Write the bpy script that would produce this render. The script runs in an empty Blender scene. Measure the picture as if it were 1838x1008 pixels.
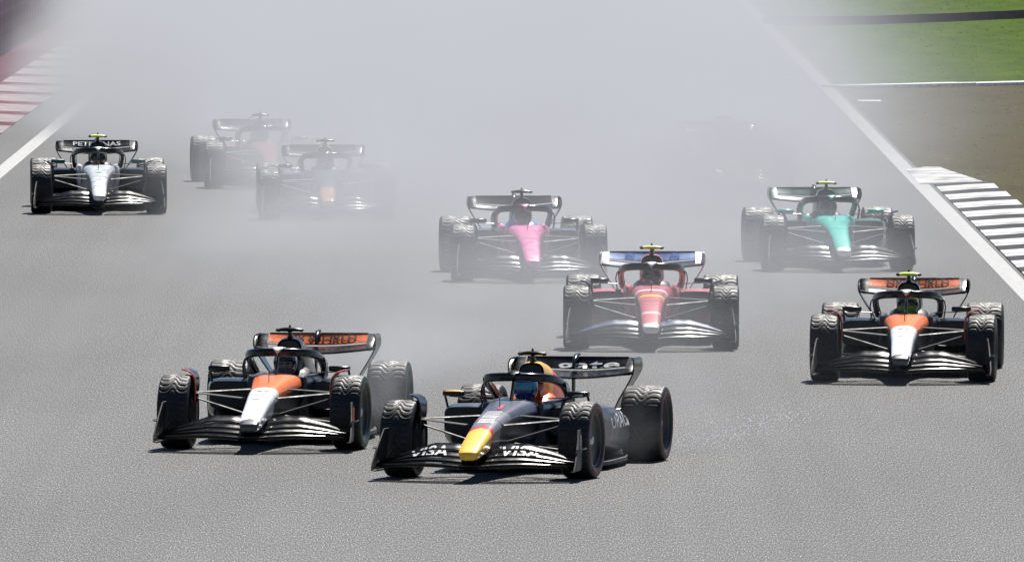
import bpy, bmesh, math, random
import numpy as np
from mathutils import Vector, Matrix, Quaternion

random.seed(7); rng = np.random.default_rng(7)
scene = bpy.context.scene
C = scene.collection
PI = math.pi

# ------------------------------------------------------------------ camera
F_PX, CAM_H, HORIZON = 27000.0, 6.75, -440.0          # photograph pixels, metres
cam = bpy.data.objects.new('camera', bpy.data.cameras.new('camera'))
C.objects.link(cam); scene.camera = cam
cam.location = (0, 0, CAM_H)
cam.rotation_euler = (PI/2 - math.atan((504 - HORIZON)/F_PX), 0, 0)
cam.data.sensor_width = 36; cam.data.lens = 36*F_PX/1838
cam.data.clip_start = 1; cam.data.clip_end = 6000

# ------------------------------------------------------------------ world, sun, exposure
SUN_EL, SUN_AZ = math.radians(57), math.radians(16)    # azimuth from +Y towards +X
world = bpy.data.worlds.new('World'); scene.world = world; world.use_nodes = True
wn = world.node_tree.nodes; wl = world.node_tree.links
sky = wn.new('ShaderNodeTexSky'); sky.sky_type = 'NISHITA'; sky.sun_disc = False
sky.sun_elevation = SUN_EL; sky.sun_rotation = SUN_AZ; sky.dust_density = 0.3; sky.air_density = 0.65; sky.altitude = 900
wn['Background'].inputs['Strength'].default_value = 0.05
wl.new(sky.outputs[0], wn['Background'].inputs['Color'])
sl = bpy.data.lights.new('sun', 'SUN'); sl.energy = 5.0; sl.angle = math.radians(0.5); sl.color = (1.0, 0.965, 0.91)
sun = bpy.data.objects.new('sun', sl); C.objects.link(sun)
sdir = Vector((math.sin(SUN_AZ)*math.cos(SUN_EL), math.cos(SUN_AZ)*math.cos(SUN_EL), math.sin(SUN_EL)))
sun.rotation_euler = sdir.to_track_quat('Z', 'Y').to_euler(); sun.location = (0, 100, 60)
scene.view_settings.view_transform = 'Standard'; scene.view_settings.look = 'None'
scene.view_settings.exposure = 0.70; scene.view_settings.gamma = 1
scene.view_settings.use_curve_mapping = False
cy = scene.cycles
cy.use_denoising = True; cy.max_bounces = 6; cy.volume_bounces = 0; cy.transparent_max_bounces = 16
cy.sample_clamp_indirect = 6; cy.caustics_reflective = False; cy.caustics_refractive = False
scene.cycles.volume_step_rate = 1.0; cy.volume_max_steps = 256

# ------------------------------------------------------------------ materials
def nt(name):
    m = bpy.data.materials.new(name); m.use_nodes = True
    return m, m.node_tree.nodes, m.node_tree.links, m.node_tree.nodes['Principled BSDF']

def math_node(N, L, op, a, b=None, c=None, clamp=False):
    n = N.new('ShaderNodeMath'); n.operation = op; n.use_clamp = clamp
    for i, v in enumerate((a, b, c)):
        if v is None: continue
        if isinstance(v, (int, float)): n.inputs[i].default_value = v
        else: L.new(v, n.inputs[i])
    return n.outputs[0]

def ramp01(N, L, v, a, b, lo=0.0, hi=1.0, kind='SMOOTHSTEP'):
    n = N.new('ShaderNodeMapRange'); n.interpolation_type = kind
    L.new(v, n.inputs[0]) if not isinstance(v, (int, float)) else None
    n.inputs[1].default_value = a; n.inputs[2].default_value = b
    n.inputs[3].default_value = lo; n.inputs[4].default_value = hi
    return n.outputs[0]

def noise(N, L, vec, scale, detail=2.0, rough=0.5):
    n = N.new('ShaderNodeTexNoise'); n.inputs['Scale'].default_value = scale
    n.inputs['Detail'].default_value = detail; n.inputs['Roughness'].default_value = rough
    if vec is not None: L.new(vec, n.inputs['Vector'])
    return n.outputs['Fac']

def coords(N, L, scale=(1, 1, 1), which='Object'):
    tc = N.new('ShaderNodeTexCoord'); mp = N.new('ShaderNodeMapping')
    mp.inputs['Scale'].default_value = scale
    L.new(tc.outputs[which], mp.inputs[0]); return mp.outputs[0]

def color_ramp(N, L, fac, stops, const=False):
    r = N.new('ShaderNodeValToRGB'); e = r.color_ramp.elements
    r.color_ramp.interpolation = 'CONSTANT' if const else 'LINEAR'
    while len(e) < len(stops): e.new(0.5)
    for k, (p, c) in enumerate(stops):
        e[k].position = p; e[k].color = (*c, 1)
    L.new(fac, r.inputs[0]); return r.outputs[0]

_mats = {}
def plain(name, col, rough=0.4, metal=0.0, coat=0.0, grime=0.25):
    """one colour with fine dirt and slight gloss variation"""
    if name in _mats: return _mats[name]
    m, N, L, b = nt(name)
    v = coords(N, L)
    f = noise(N, L, v, 9.0, 5, 0.65)
    lo = tuple(c*(1-grime) for c in col); hi = tuple(min(1, c*(1+grime*.5)) for c in col)
    L.new(color_ramp(N, L, f, [(0.35, lo), (0.65, hi)]), b.inputs['Base Color'])
    L.new(ramp01(N, L, f, 0.3, 0.7, rough*0.8, min(1, rough*1.25)), b.inputs['Roughness'])
    b.inputs['Metallic'].default_value = metal; b.inputs['Coat Weight'].default_value = coat
    b.inputs['Coat Roughness'].default_value = 0.12
    _mats[name] = m; return m

Y0, YS = -1.4, 6.2
def livery(name, stops, k=0.0, kz=0.0, rough=0.33, coat=0.3, under=None):
    """flat printed colour fields along the car: stops = [(y, colour)], boundaries slanted by k*|x| + kz*z"""
    if name in _mats: return _mats[name]
    m, N, L, b = nt(name)
    tc = N.new('ShaderNodeTexCoord'); s = N.new('ShaderNodeSeparateXYZ'); L.new(tc.outputs['Object'], s.inputs[0])
    ax = math_node(N, L, 'ABSOLUTE', s.outputs[0])
    v = math_node(N, L, 'MULTIPLY_ADD', ax, k, s.outputs[1])
    v = math_node(N, L, 'MULTIPLY_ADD', s.outputs[2], kz, v)
    v = math_node(N, L, 'DIVIDE', math_node(N, L, 'SUBTRACT', v, Y0), YS)
    col = color_ramp(N, L, v, [((y-Y0)/YS if i else 0.0, c) for i, (y, c) in enumerate(stops)], True)
    if under:                                            # (colour, z0, slope): lower flank colour below z0 + slope*y
        edge = math_node(N, L, 'MULTIPLY_ADD', s.outputs[1], under[2], under[1])
        lowm = N.new('ShaderNodeMix'); lowm.data_type = 'RGBA'; L.new(math_node(N, L, 'LESS_THAN', s.outputs[2], edge), lowm.inputs['Factor'])
        L.new(col, lowm.inputs['A']); lowm.inputs['B'].default_value = (*under[0], 1); col = lowm.outputs['Result']
    f = noise(N, L, tc.outputs['Object'], 11.0, 5, 0.65)
    mx = N.new('ShaderNodeMix'); mx.data_type = 'RGBA'; mx.blend_type = 'MULTIPLY'
    L.new(ramp01(N, L, f, 0.4, 0.75, 0.0, 0.4), mx.inputs['Factor'])
    L.new(col, mx.inputs['A']); mx.inputs['B'].default_value = (0.55, 0.54, 0.52, 1)
    L.new(mx.outputs['Result'], b.inputs['Base Color'])
    b.inputs['Roughness'].default_value = rough; b.inputs['Coat Weight'].default_value = coat
    b.inputs['Coat Roughness'].default_value = 0.15
    _mats[name] = m; return m

CARBON = plain('carbon_fibre', (0.006, 0.006, 0.007), 0.22)
CARBON_DULL = plain('matt_carbon', (0.007, 0.007, 0.008), 0.55)
METAL = plain('bare_metal', (0.55, 0.55, 0.56), 0.3, 1.0)
RUBBER = plain('tyre_rubber', (0.009, 0.009, 0.0095), 0.52)
RIM = plain('rim_grey', (0.035, 0.036, 0.038), 0.38)
GREENBAND = plain('green_tyre_band', (0.02, 0.16, 0.05), 0.5)
WHITE = plain('white_print', (0.8, 0.8, 0.8), 0.4)
LETTERS = plain('pale_print', (0.58, 0.58, 0.58), 0.45)
BLACKP = plain('black_print', (0.008, 0.008, 0.010), 0.4)
NAVY = plain('navy_paint', (0.010, 0.014, 0.035), 0.35, 0, 0.2)
ORANGE = plain('orange_paint', (0.92, 0.15, 0.015), 0.35, 0, 0.3)
REDP = plain('red_paint', (0.55, 0.02, 0.03), 0.35, 0, 0.3)
YELLOW = plain('yellow_paint', (0.85, 0.42, 0.02), 0.35, 0, 0.3)
FLUO = plain('fluorescent_yellow', (0.62, 0.80, 0.04), 0.45)
PINK = plain('pink_paint', (0.88, 0.17, 0.44), 0.35, 0, 0.3)
TEAL = plain('teal_paint', (0.02, 0.55, 0.44), 0.33, 0, 0.3)
GREEN = plain('dark_green_paint', (0.005, 0.08, 0.06), 0.33, 0, 0.3)
BLUE = plain('blue_paint', (0.03, 0.14, 0.55), 0.35, 0, 0.3)
SILVER = plain('silver_paint', (0.62, 0.64, 0.66), 0.3, 0.15, 0.3)
WHITEP = plain('white_paint', (0.78, 0.78, 0.78), 0.33, 0, 0.3)
PALEBLUE = plain('pale_blue_paint', (0.16, 0.28, 0.60), 0.4)
VISOR = plain('visor_tint', (0.012, 0.014, 0.02), 0.12, 0.0, 0.5)
SUIT = plain('driver_suit', (0.02, 0.025, 0.06), 0.8)

# ------------------------------------------------------------------ mesh helpers
def mesh_from(name, verts, faces, smooth=True):
    me = bpy.data.meshes.new(name); me.from_pydata([tuple(v) for v in verts], [], faces)
    me.validate(); me.update()
    bm = bmesh.new(); bm.from_mesh(me); bmesh.ops.recalc_face_normals(bm, faces=bm.faces)
    if smooth:
        for e in bm.edges:
            if len(e.link_faces) == 2 and e.calc_face_angle(0) > math.radians(42): e.smooth = False
        for f in bm.faces: f.smooth = True
    bm.to_mesh(me); bm.free(); me.materials.append(None); return me

def loft(rings, cap=True, close=False):
    n = len(rings[0]); V = [p for r in rings for p in r]; F = []
    R = len(rings)
    for i in range(R if close else R-1):
        a, b = i*n, ((i+1) % R)*n
        for j in range(n):
            F.append((a+j, a+(j+1) % n, b+(j+1) % n, b+j))
    if cap and not close:
        F.append(tuple(range(n))); F.append(tuple((R-1)*n + j for j in range(n)))
    return V, F

def ring(y, hw, zb, zt, cx=0.0, n=2.7, N=24):
    o = []; cz, hh = (zb+zt)/2, (zt-zb)/2
    for i in range(N):
        a = 2*PI*i/N; c, s = math.cos(a), math.sin(a)
        o.append((cx + hw*math.copysign(abs(c)**(2/n), c), y, cz + hh*math.copysign(abs(s)**(2/n), s)))
    return o

def interp(tab, y):
    for (a, b) in zip(tab, tab[1:]):
        if y <= b[0]:
            t = (y-a[0])/(b[0]-a[0]); t = max(0, t)
            return [p+(q-p)*t for p, q in zip(a[1:], b[1:])]
    return list(tab[-1][1:])

def smooth_tab(tab, m=4):
    """Catmull-Rom resampling of a table of rows"""
    P = [np.array(r, float) for r in tab]; P = [P[0]*2-P[1]] + P + [P[-1]*2-P[-2]]; out = []
    for i in range(1, len(P)-2):
        for k in range(m):
            t = k/m
            out.append(0.5*((2*P[i]) + (-P[i-1]+P[i+1])*t + (2*P[i-1]-5*P[i]+4*P[i+1]-P[i+2])*t*t + (-P[i-1]+3*P[i]-3*P[i+1]+P[i+2])*t**3))
    out.append(P[-2]); return out

def sweep(path, a, b, N=10, up=(0, 0, 1), n=2.0, cap=True):
    """elliptical tube: a = half width across, b = half height along 'up' (numbers or lists)"""
    P = [Vector(p) for p in path]; rings = []; up = Vector(up)
    for i, p in enumerate(P):
        t = (P[min(i+1, len(P)-1)]-P[max(i-1, 0)]).normalized()
        s = t.cross(up)
        if s.length < 1e-4: s = t.cross(Vector((0, 1, 0)))
        s.normalize(); u = s.cross(t).normalized()
        aa = a[i] if hasattr(a, '__len__') else a; bb = b[i] if hasattr(b, '__len__') else b
        r = []
        for j in range(N):
            c, q = math.cos(2*PI*j/N), math.sin(2*PI*j/N)
            r.append(p + s*(aa*math.copysign(abs(c)**(2/n), c)) + u*(bb*math.copysign(abs(q)**(2/n), q)))
        rings.append(r)
    return loft(rings, cap)

def join(*parts):
    V, F = [], []
    for v, f in parts:
        o = len(V); V += list(v); F += [tuple(i+o for i in q) for q in f]
    return V, F

def box(c, h):
    x, y, z = c; a, b, d = h
    V = [(x+sx*a, y+sy*b, z+sz*d) for sx in (-1, 1) for sy in (-1, 1) for sz in (-1, 1)]
    return V, [(0, 1, 3, 2), (4, 6, 7, 5), (0, 4, 5, 1), (2, 3, 7, 6), (0, 2, 6, 4), (1, 5, 7, 3)]

def prism(poly, axis, lo, hi):
    """polygon in the two other axes extruded along axis"""
    n = len(poly); V = []
    for d in (lo, hi):
        for (p, q) in poly:
            V.append((d, p, q) if axis == 0 else (p, d, q) if axis == 1 else (p, q, d))
    F = [tuple(range(n)), tuple(range(n, 2*n))] + [(i, (i+1) % n, n+(i+1) % n, n+i) for i in range(n)]
    return V, F

def lathe_x(prof, seg=48):
    """profile of (x, r) turned about the x axis"""
    V, F = [], []; n = len(prof)
    for i in range(seg):
        a = 2*PI*i/seg
        for x, r in prof: V.append((x, r*math.cos(a), r*math.sin(a)))
    for i in range(seg):
        for j in range(n-1):
            a, b = i*n+j, ((i+1) % seg)*n+j
            F.append((a, a+1, b+1, b))
    return V, F

def mirror(vf): return [(-v[0], v[1], v[2]) for v in vf[0]], [tuple(reversed(f)) for f in vf[1]]

def sst(a, b, x):
    t = max(0, min(1, (x-a)/(b-a))); return t*t*(3-2*t)

_cache = {}
def cached(key, fn, smooth=True):
    if key not in _cache: _cache[key] = mesh_from(key[0] if isinstance(key, tuple) else key, *fn(), smooth)
    return _cache[key]

def part(name, me, mat, parent=None, loc=None, rot=None):
    o = bpy.data.objects.new(name, me); C.objects.link(o)
    o.parent = parent
    if loc: o.location = loc
    if rot: o.rotation_euler = rot
    if len(o.material_slots):
        o.material_slots[0].link = 'OBJECT'; o.material_slots[0].material = mat
    return o

def empty(name, loc, rz=0.0, label=None, cat=None, group=None, kind=None):
    o = bpy.data.objects.new(name, None); C.objects.link(o); o.location = loc; o.rotation_euler = (0, 0, rz)
    o.empty_display_size = 0.2; tag(o, label, cat, group, kind); return o

def tag(o, label=None, cat=None, group=None, kind=None):
    for k, v in (('label', label), ('category', cat), ('group', group), ('kind', kind)):
        if v: o[k] = v
    return o

def text_mesh(key, body, fn, size=1.0, bold=0.03, sx=1.0, cuts=0):
    """flat letters centred on 0, laid on a surface by fn(u, v) -> point"""
    key = ('lettering', key)
    if key in _cache: return _cache[key]
    cu = bpy.data.curves.new('t', 'FONT'); cu.body = body; cu.align_x = 'CENTER'; cu.align_y = 'CENTER'
    cu.size = size; cu.offset = bold*size; cu.resolution_u = 3; cu.space_character = 1.02
    ob = bpy.data.objects.new('t', cu); C.objects.link(ob)
    dg = bpy.context.evaluated_depsgraph_get()
    me = bpy.data.meshes.new_from_object(ob.evaluated_get(dg))
    bpy.data.objects.remove(ob); bpy.data.curves.remove(cu)
    bm = bmesh.new(); bm.from_mesh(me); bmesh.ops.triangulate(bm, faces=bm.faces)
    if cuts: bmesh.ops.subdivide_edges(bm, edges=[e for e in bm.edges if e.calc_length() > 0.35*size], cuts=cuts)
    for v in bm.verts: v.co = Vector(fn(v.co.x*sx, v.co.y))
    bm.to_mesh(me); bm.free(); me.name = 'lettering'; me.materials.clear(); me.materials.append(None)
    _cache[key] = me; return me


# ------------------------------------------------------------------ setting: ground, track, lines, kerbs, verge
def asphalt_material():
    m, N, L, b = nt('worn_asphalt')
    fine = noise(N, L, coords(N, L, (72, 5.0, 34)), 1.0, 2.0, 0.6)        # aggregate and its wet glint as pale specks, stretched along the view
    grit = noise(N, L, coords(N, L, (85, 6, 70)), 1.0, 1.0, 0.5)
    patch = noise(N, L, coords(N, L, (0.30, 0.055, 0.35)), 1.0, 3.0, 0.55)
    streak = noise(N, L, coords(N, L, (3.2, 0.02, 1)), 1.0, 2.0, 0.5)
    c = color_ramp(N, L, fine, [(0.24, (0.060, 0.060, 0.061)), (0.46, (0.137, 0.135, 0.132)), (0.60, (0.160, 0.158, 0.155)), (0.76, (0.36, 0.36, 0.36))])
    g = color_ramp(N, L, grit, [(0.30, (0.45, 0.45, 0.45)), (0.55, (1, 1, 1)), (0.72, (2.0, 2.0, 2.0))])
    mx = N.new('ShaderNodeMix'); mx.data_type = 'RGBA'; mx.blend_type = 'MULTIPLY'; mx.inputs['Factor'].default_value = 0.8
    L.new(c, mx.inputs['A']); L.new(g, mx.inputs['B'])
    pm = math_node(N, L, 'ADD', ramp01(N, L, patch, 0.3, 0.7, 1.02, 1.14), ramp01(N, L, streak, 0.3, 0.7, -0.03, 0.03))
    m2 = N.new('ShaderNodeMix'); m2.data_type = 'RGBA'; m2.blend_type = 'MULTIPLY'; m2.inputs['Factor'].default_value = 1
    L.new(mx.outputs['Result'], m2.inputs['A']); L.new(pm, m2.inputs['B'])
    L.new(m2.outputs['Result'], b.inputs['Base Color'])
    L.new(ramp01(N, L, grit, 0.35, 0.7, 0.70, 0.45), b.inputs['Roughness']); b.inputs['Specular IOR Level'].default_value = 0.04
    bp = N.new('ShaderNodeBump'); bp.inputs['Strength'].default_value = 0.35; bp.inputs['Distance'].default_value = 0.01
    L.new(fine, bp.inputs['Height']); L.new(bp.outputs[0], b.inputs['Normal'])
    return m

def ground_material(name, stops, sc, rough=0.9):
    m, N, L, b = nt(name)
    f = noise(N, L, coords(N, L, sc), 1.0, 5.0, 0.62)
    L.new(color_ramp(N, L, f, stops), b.inputs['Base Color']); b.inputs['Roughness'].default_value = rough
    b.inputs['Specular IOR Level'].default_value = 0.02
    return m

def sheet(name, pts, z, mat, kind='structure', parent=None):
    me = mesh_from(name, [(x, y, z) for x, y in pts], [tuple(range(len(pts)))], False)
    o = part(name, me, mat, parent)
    if kind: o['kind'] = kind
    return o

GRASS = ground_material('grass_turf', [(0.30, (0.030, 0.058, 0.003)), (0.52, (0.045, 0.080, 0.004)), (0.72, (0.066, 0.098, 0.006))], (1.1, 0.22, 1))
DRY = ground_material('dry_grass', [(0.30, (0.050, 0.042, 0.020)), (0.50, (0.066, 0.056, 0.029)), (0.62, (0.062, 0.058, 0.025)), (0.75, (0.092, 0.078, 0.043))], (0.8, 0.16, 1))
sheet('ground', [(-900, -80), (900, -80), (900, 3000), (-900, 3000)], -0.03, GRASS)
sheet('race_track', [(-9.1, -60), (6.72, -60), (6.62, 245), (6.42, 700), (6.42, 2500), (-9.1, 2500)], 0.0, asphalt_material())
sheet('runoff_left', [(-11.6, -60), (-9.1, -60), (-9.1, 2500), (-11.6, 2500)], -0.004,
      ground_material('red_runoff_paint', [(0.3, (0.060, 0.012, 0.022)), (0.55, (0.090, 0.021, 0.036)), (0.75, (0.13, 0.055, 0.068))], (2.0, 0.35, 1), 0.7))
sheet('dry_verge', [(6.3, 110), (40, 110), (40, 334.3), (6.3, 304.3)], -0.012, DRY)
PAINT = plain('road_paint', (0.62, 0.62, 0.61), 0.55, 0, 0, 0.35)
PAINT_WORN = plain('worn_road_paint', (0.34, 0.34, 0.335), 0.6, 0, 0, 0.4)
sheet('painted_line', [(6.38, 100), (6.64, 100), (6.27, 700), (6.01, 700)], 0.004, PAINT_WORN)
sheet('painted_line', [(-8.32, 100), (-8.06, 100), (-8.46, 700), (-8.72, 700)], 0.004, PAINT_WORN)

# right kerb: raised painted blocks, white ones proud of the dark ones
def kerb_block(x0, x1, y0, y1, h, sx=0.0):
    poly = [(x0, -0.05), (x1, -0.05), (x1, h*1.15), ((x0+x1)/2, h*0.8), (x0, h*0.25)]
    v, f = prism(poly, 1, y0, y1)
    return [(p[0] + (sx if (p[1] > (y0+y1)/2 and p[0] > (x0+x1)/2) else 0), p[1], p[2]) for p in v], f
kerb = empty('track_kerb', (6.65, 245, 0), 0, 'black and white banded kerb outside the right white line', 'kerb')
KW = ground_material('kerb_white', [(0.34, (0.16, 0.16, 0.16)), (0.47, (0.44, 0.44, 0.435)), (0.60, (0.60, 0.60, 0.59))], (1.3, 0.9, 1), 0.6); KB = ground_material('kerb_black', [(0.32, (0.035, 0.035, 0.036)), (0.55, (0.05, 0.05, 0.05)), (0.72, (0.12, 0.12, 0.12))], (1.6, 2.5, 1), 0.6)
y = 236.5
part('kerb_block', mesh_from('kerb_block', *kerb_block(-0.24, 0.80, -8.5, 0.6, 0.03, -0.50)), KW, kerb)
dark = cached(('kerb_block', 'b'), lambda: kerb_block(0, 0.96, -1.74, 0, 0.045), False)
lite = cached(('kerb_block', 'w'), lambda: kerb_block(0, 0.96, -2.54, 0, 0.06), False)
for i in range(26):
    xo = 6.62 + (245-y)*0.0006 - 6.65
    o = part('kerb_block', dark, KB, kerb, (xo, y-245, 0)); o.scale.x = min(1.0, 0.90 + i*0.05); y -= 1.75
    o = part('kerb_block', lite, KW, kerb, (xo, y-245, 0)); o.scale.x = min(1.0, 0.93 + i*0.05); y -= 2.55
# left kerb: red and white
kerb2 = empty('track_kerb', (-9.1, 260, 0), 0, 'red and white kerb along the left edge below the panelled wall', 'kerb')
KR = ground_material('kerb_worn_red', [(0.35, (0.085, 0.022, 0.034)), (0.55, (0.13, 0.05, 0.065)), (0.68, (0.27, 0.21, 0.22))], (2.2, 0.9, 1), 0.6)
KW2 = ground_material('kerb_worn_white', [(0.30, (0.22, 0.11, 0.13)), (0.42, (0.25, 0.20, 0.21)), (0.62, (0.33, 0.30, 0.305))], (1.6, 1.5, 1), 0.6)
blk = cached(('kerb_block', 'l'), lambda: mirror(kerb_block(0, 1.35, 0, 3.96, 0.05)), False)
for i in range(40):
    o = part('kerb_block', blk, KR if i % 2 else KW2, kerb2, (0, -40+(i//2)*8.0 + (5.6 if i % 2 else 0), 0)); o.scale.y = 0.6 if i % 2 else 1.4

# wall of upright panels at the left
wall = empty('barrier_wall', (-11.5, 330, 0), 0, 'tall dull mauve barrier of upright panels beside the red kerb', 'wall')
pan = cached(('wall_panel', 0), lambda: box((-0.06, 0.0, 1.6), (0.06, 0.97, 1.6)), False)
post = cached(('wall_post', 0), lambda: box((0.02, 0, 1.62), (0.05, 0.04, 1.62)), False)
PANS = [plain('panel_mauve', (0.58, 0.46, 0.52), 0.6), plain('panel_grey', (0.70, 0.64, 0.67), 0.6), plain('panel_dark', (0.42, 0.33, 0.38), 0.6)]
for i in range(60):
    yy = -46 + i*2.0
    part('wall_panel', pan, PANS[(i*7+i//3) % 3], wall, (0, yy, 0))
    part('wall_post', post, PANS[2], wall, (0.02, yy-1.0, 0))

# low white kerb across the grass, low dark panels added beyond it to stand in for a dark strip
lowk = empty('low_kerb', (8.7, 306.8, 0), math.radians(41.7), 'low white concrete kerb between dry verge and green grass', 'kerb')
for i in range(26):
    part('kerb_stone', cached(('kerb_stone', i % 3), lambda: box((0.59, 0, 0.0), (0.588, 0.40, 0.055+0.004*(i % 3))), False), PAINT, lowk, (-2.9+i*1.2, 0, 0))
bar = empty('dark_strip', (9, 378, 0), 0, 'low dark stand-in strip lying across the far green grass', 'dark strip')
STRIP_MAT = plain('dark_blue_strip', (0.006, 0.008, 0.010), 0.9)
bpts = [(6.3, 377.2), (9.0, 378.2), (11.2, 382.5), (14, 389), (22, 406)]
for (a0, b0), (a1, b1) in zip(bpts, bpts[1:]):
    ln = math.hypot(a1-a0, b1-b0); n = max(1, round(ln/1.5)); an = math.atan2(b1-b0, a1-a0)
    for k in range(n):
        o = part('strip_panel', cached(('strip_panel', 0), lambda: box((0.5, 0, 0.08), (0.498, 0.06, 0.11)), False), STRIP_MAT, bar, (a0+(a1-a0)*k/n-9, b0+(b1-b0)*k/n-378, 0), (0, 0, an)); o.scale.x = ln/n
for (x0, x1, yy) in ((6.75, 7.2, 293.5), (6.72, 7.02, 245.6)):
    sheet('painted_mark', [(x0, yy-0.7), (x1, yy-0.7), (x1, yy+0.7), (x0, yy+0.7)], 0.006, PAINT)

def grass_tufts(name, n, xr, yr, hr, cols, z):
    x = rng.uniform(*xr, n); yv = rng.uniform(*yr, n); h = rng.uniform(*hr, n); a = rng.uniform(0, PI, n)
    w = rng.uniform(0.015, 0.05, n); lx = rng.normal(0, 0.04, n); ly = rng.normal(0, 0.04, n)
    V = np.empty((n, 3, 3)); V[:, 0] = np.stack([x-w*np.cos(a), yv-w*np.sin(a), np.full(n, z)], 1)
    V[:, 1] = np.stack([x+w*np.cos(a), yv+w*np.sin(a), np.full(n, z)], 1); V[:, 2] = np.stack([x+lx, yv+ly, z+h], 1)
    me = bpy.data.meshes.new(name); me.from_pydata(V.reshape(-1, 3).tolist(), [], np.arange(3*n).reshape(n, 3).tolist()); me.materials.append(None)
    m, N, L, b = nt(name); g = N.new('ShaderNodeNewGeometry')
    L.new(color_ramp(N, L, g.outputs['Random Per Island'], cols), b.inputs['Base Color']); b.inputs['Roughness'].default_value = 0.7
    tl = N.new('ShaderNodeBsdfTranslucent'); L.new(N['Color Ramp'].outputs[0], tl.inputs['Color']); ms = N.new('ShaderNodeMixShader'); ms.inputs[0].default_value = .6
    L.new(b.outputs[0], ms.inputs[1]); L.new(tl.outputs[0], ms.inputs[2]); L.new(ms.outputs[0], N['Material Output'].inputs['Surface'])
    o = part(name, me, m); o['kind'] = 'stuff'; return o
grass_tufts('dry_grass', 3500, (7.0, 16), (215, 304), (0.004, 0.018), [(0, (0.07, 0.06, 0.03)), (0.4, (0.10, 0.09, 0.05)), (0.7, (0.09, 0.10, 0.04)), (1, (0.20, 0.18, 0.11))], -0.012)
grass_tufts('grass', 5000, (6.9, 20), (312, 420), (0.008, 0.028), [(0, (0.05, 0.09, 0.01)), (0.6, (0.08, 0.13, 0.012)), (1, (0.12, 0.16, 0.03))], -0.03)

# ------------------------------------------------------------------ racing car
NOSE = smooth_tab([(-1.215, .060, .235, .272), (-1.19, .095, .214, .298), (-1.06, .112, .212, .347), (-.8, .122, .235, .420), (-.5, .132, .270, .497), (-.25, .148, .290, .548)])
TUB = smooth_tab([(-.25, .150, .289, .550), (.1, .166, .285, .603), (.5, .212, .25, .648), (.8, .252, .20, .676), (1.0, .284, .17, .690), (1.07, .284, .16, .665)])
POD = smooth_tab([(1.25, .50, .205, .33, .605), (1.5, .52, .235, .24, .625), (2.0, .53, .25, .16, .61), (2.5, .53, .25, .11, .58), (3.0, .49, .255, .10, .50), (3.5, .36, .20, .10, .38), (3.9, .24, .12, .12, .28)])
COVER = smooth_tab([(1.93, .122, .765, .995), (2.1, .138, .60, 1.005), (2.5, .140, .5, .935), (3.0, .115, .4, .80), (3.5, .085, .3, .645), (4.0, .06, .25, .49), (4.3, .045, .25, .40)])
SHOULDER = smooth_tab([(1.95, .32, .30, .655), (2.4, .30, .28, .62), (3.0, .22, .2, .52), (3.5, .15, .2, .42), (4.0, .09, .2, .34)])

def tring(y, hw, zb, zt, taper, n=3.8, N=28):
    cz, hh = (zb+zt)/2, (zt-zb)/2
    return [(x*(1-taper*max(0, min(1, (zt-z)/(zt-zb)))), y, z) for x, _, z in ring(y, hw, zb, zt, 0, n, N)]

FW_ZT = [(0, .300), (.2, .335), (.42, .335), (.68, .262), (.88, .200), (1.0, .182)]
def lean(vf): return [(x-math.copysign(.07*max(0, y+.9), x), y, z) for x, y, z in vf[0]], vf[1]
def fw_pt(x, q):
    s = max(0, min(1, (abs(x)-.08)/.87))
    yl = -1.16 + .30*s**1.4; yt = -.53 + .03*s
    zl = .147 + .022*math.sin(PI*s)*(1-s*.4); zt = interp(FW_ZT, s)[0]
    q1 = max(0, q); y = yl+(yt-yl)*q; x -= math.copysign(.07*max(0, y+.9)*s**6, x)
    return (x, y, zl + (zt-zl)*(0.35*q1 + 0.65*q1*q1))
def fw_element(k, xs):
    rings = []
    for x in xs:
        q0, q1 = k*.26, k*.26+(.22 if k == 3 else .19); up, lo = [], []
        for i in range(9):
            t = i/8; p = fw_pt(x, q0+(q1-q0)*t); d = .012*(1-t)**2 - .030*t*(1-t)*2 + (.010 if k else 0)
            th = .017*math.sqrt(max(t, 0))*(1-t)*2 + .0025
            up.append((p[0], p[1], p[2]+d+th*.4)); lo.append((p[0], p[1], p[2]+d-th))
        rings.append(up + lo[::-1])
    return loft(rings)
XF = [.112+i*(.935-.112)/18 for i in range(19)]

def sheet_xz(path, y0, y1, th):
    P = [Vector((a, 0, b)) for a, b in path]; rings = []
    for i, p in enumerate(P):
        t = (P[min(i+1, len(P)-1)]-P[max(i-1, 0)]).normalized(); nrm = Vector((-t.z, 0, t.x))*th
        rings.append([(p.x+nrm.x, y0[i], p.z+nrm.z), (p.x+nrm.x, y1[i], p.z+nrm.z), (p.x-nrm.x, y1[i], p.z-nrm.z), (p.x-nrm.x, y0[i], p.z-nrm.z)])
    return loft(rings)

def rw_main(x):
    a = abs(x)/.6; z = .775 + .055*a**1.6
    return (3.96, z), (4.20, z + .055 - .012*a)
def rw_flap(x):
    (_, _), (y, z) = rw_main(x)
    return (4.205, z+.016), (4.305, .957)
def foil(xs, fn, th, n=9, camber=.012):
    rings = []
    for x in xs:
        (y0, z0), (y1, z1) = fn(x); up, lo = [], []
        for i in range(n):
            t = i/(n-1); w = th*(math.sqrt(t)*(1-t)*2) + .002; c = -camber*4*t*(1-t)
            up.append((x, y0+(y1-y0)*t, z0+(z1-z0)*t+c+w*.35)); lo.append((x, y0+(y1-y0)*t, z0+(z1-z0)*t+c-w))
        rings.append(up+lo[::-1])
    return loft(rings)
XR = [-.592+i*1.184/24 for i in range(25)]

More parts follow.
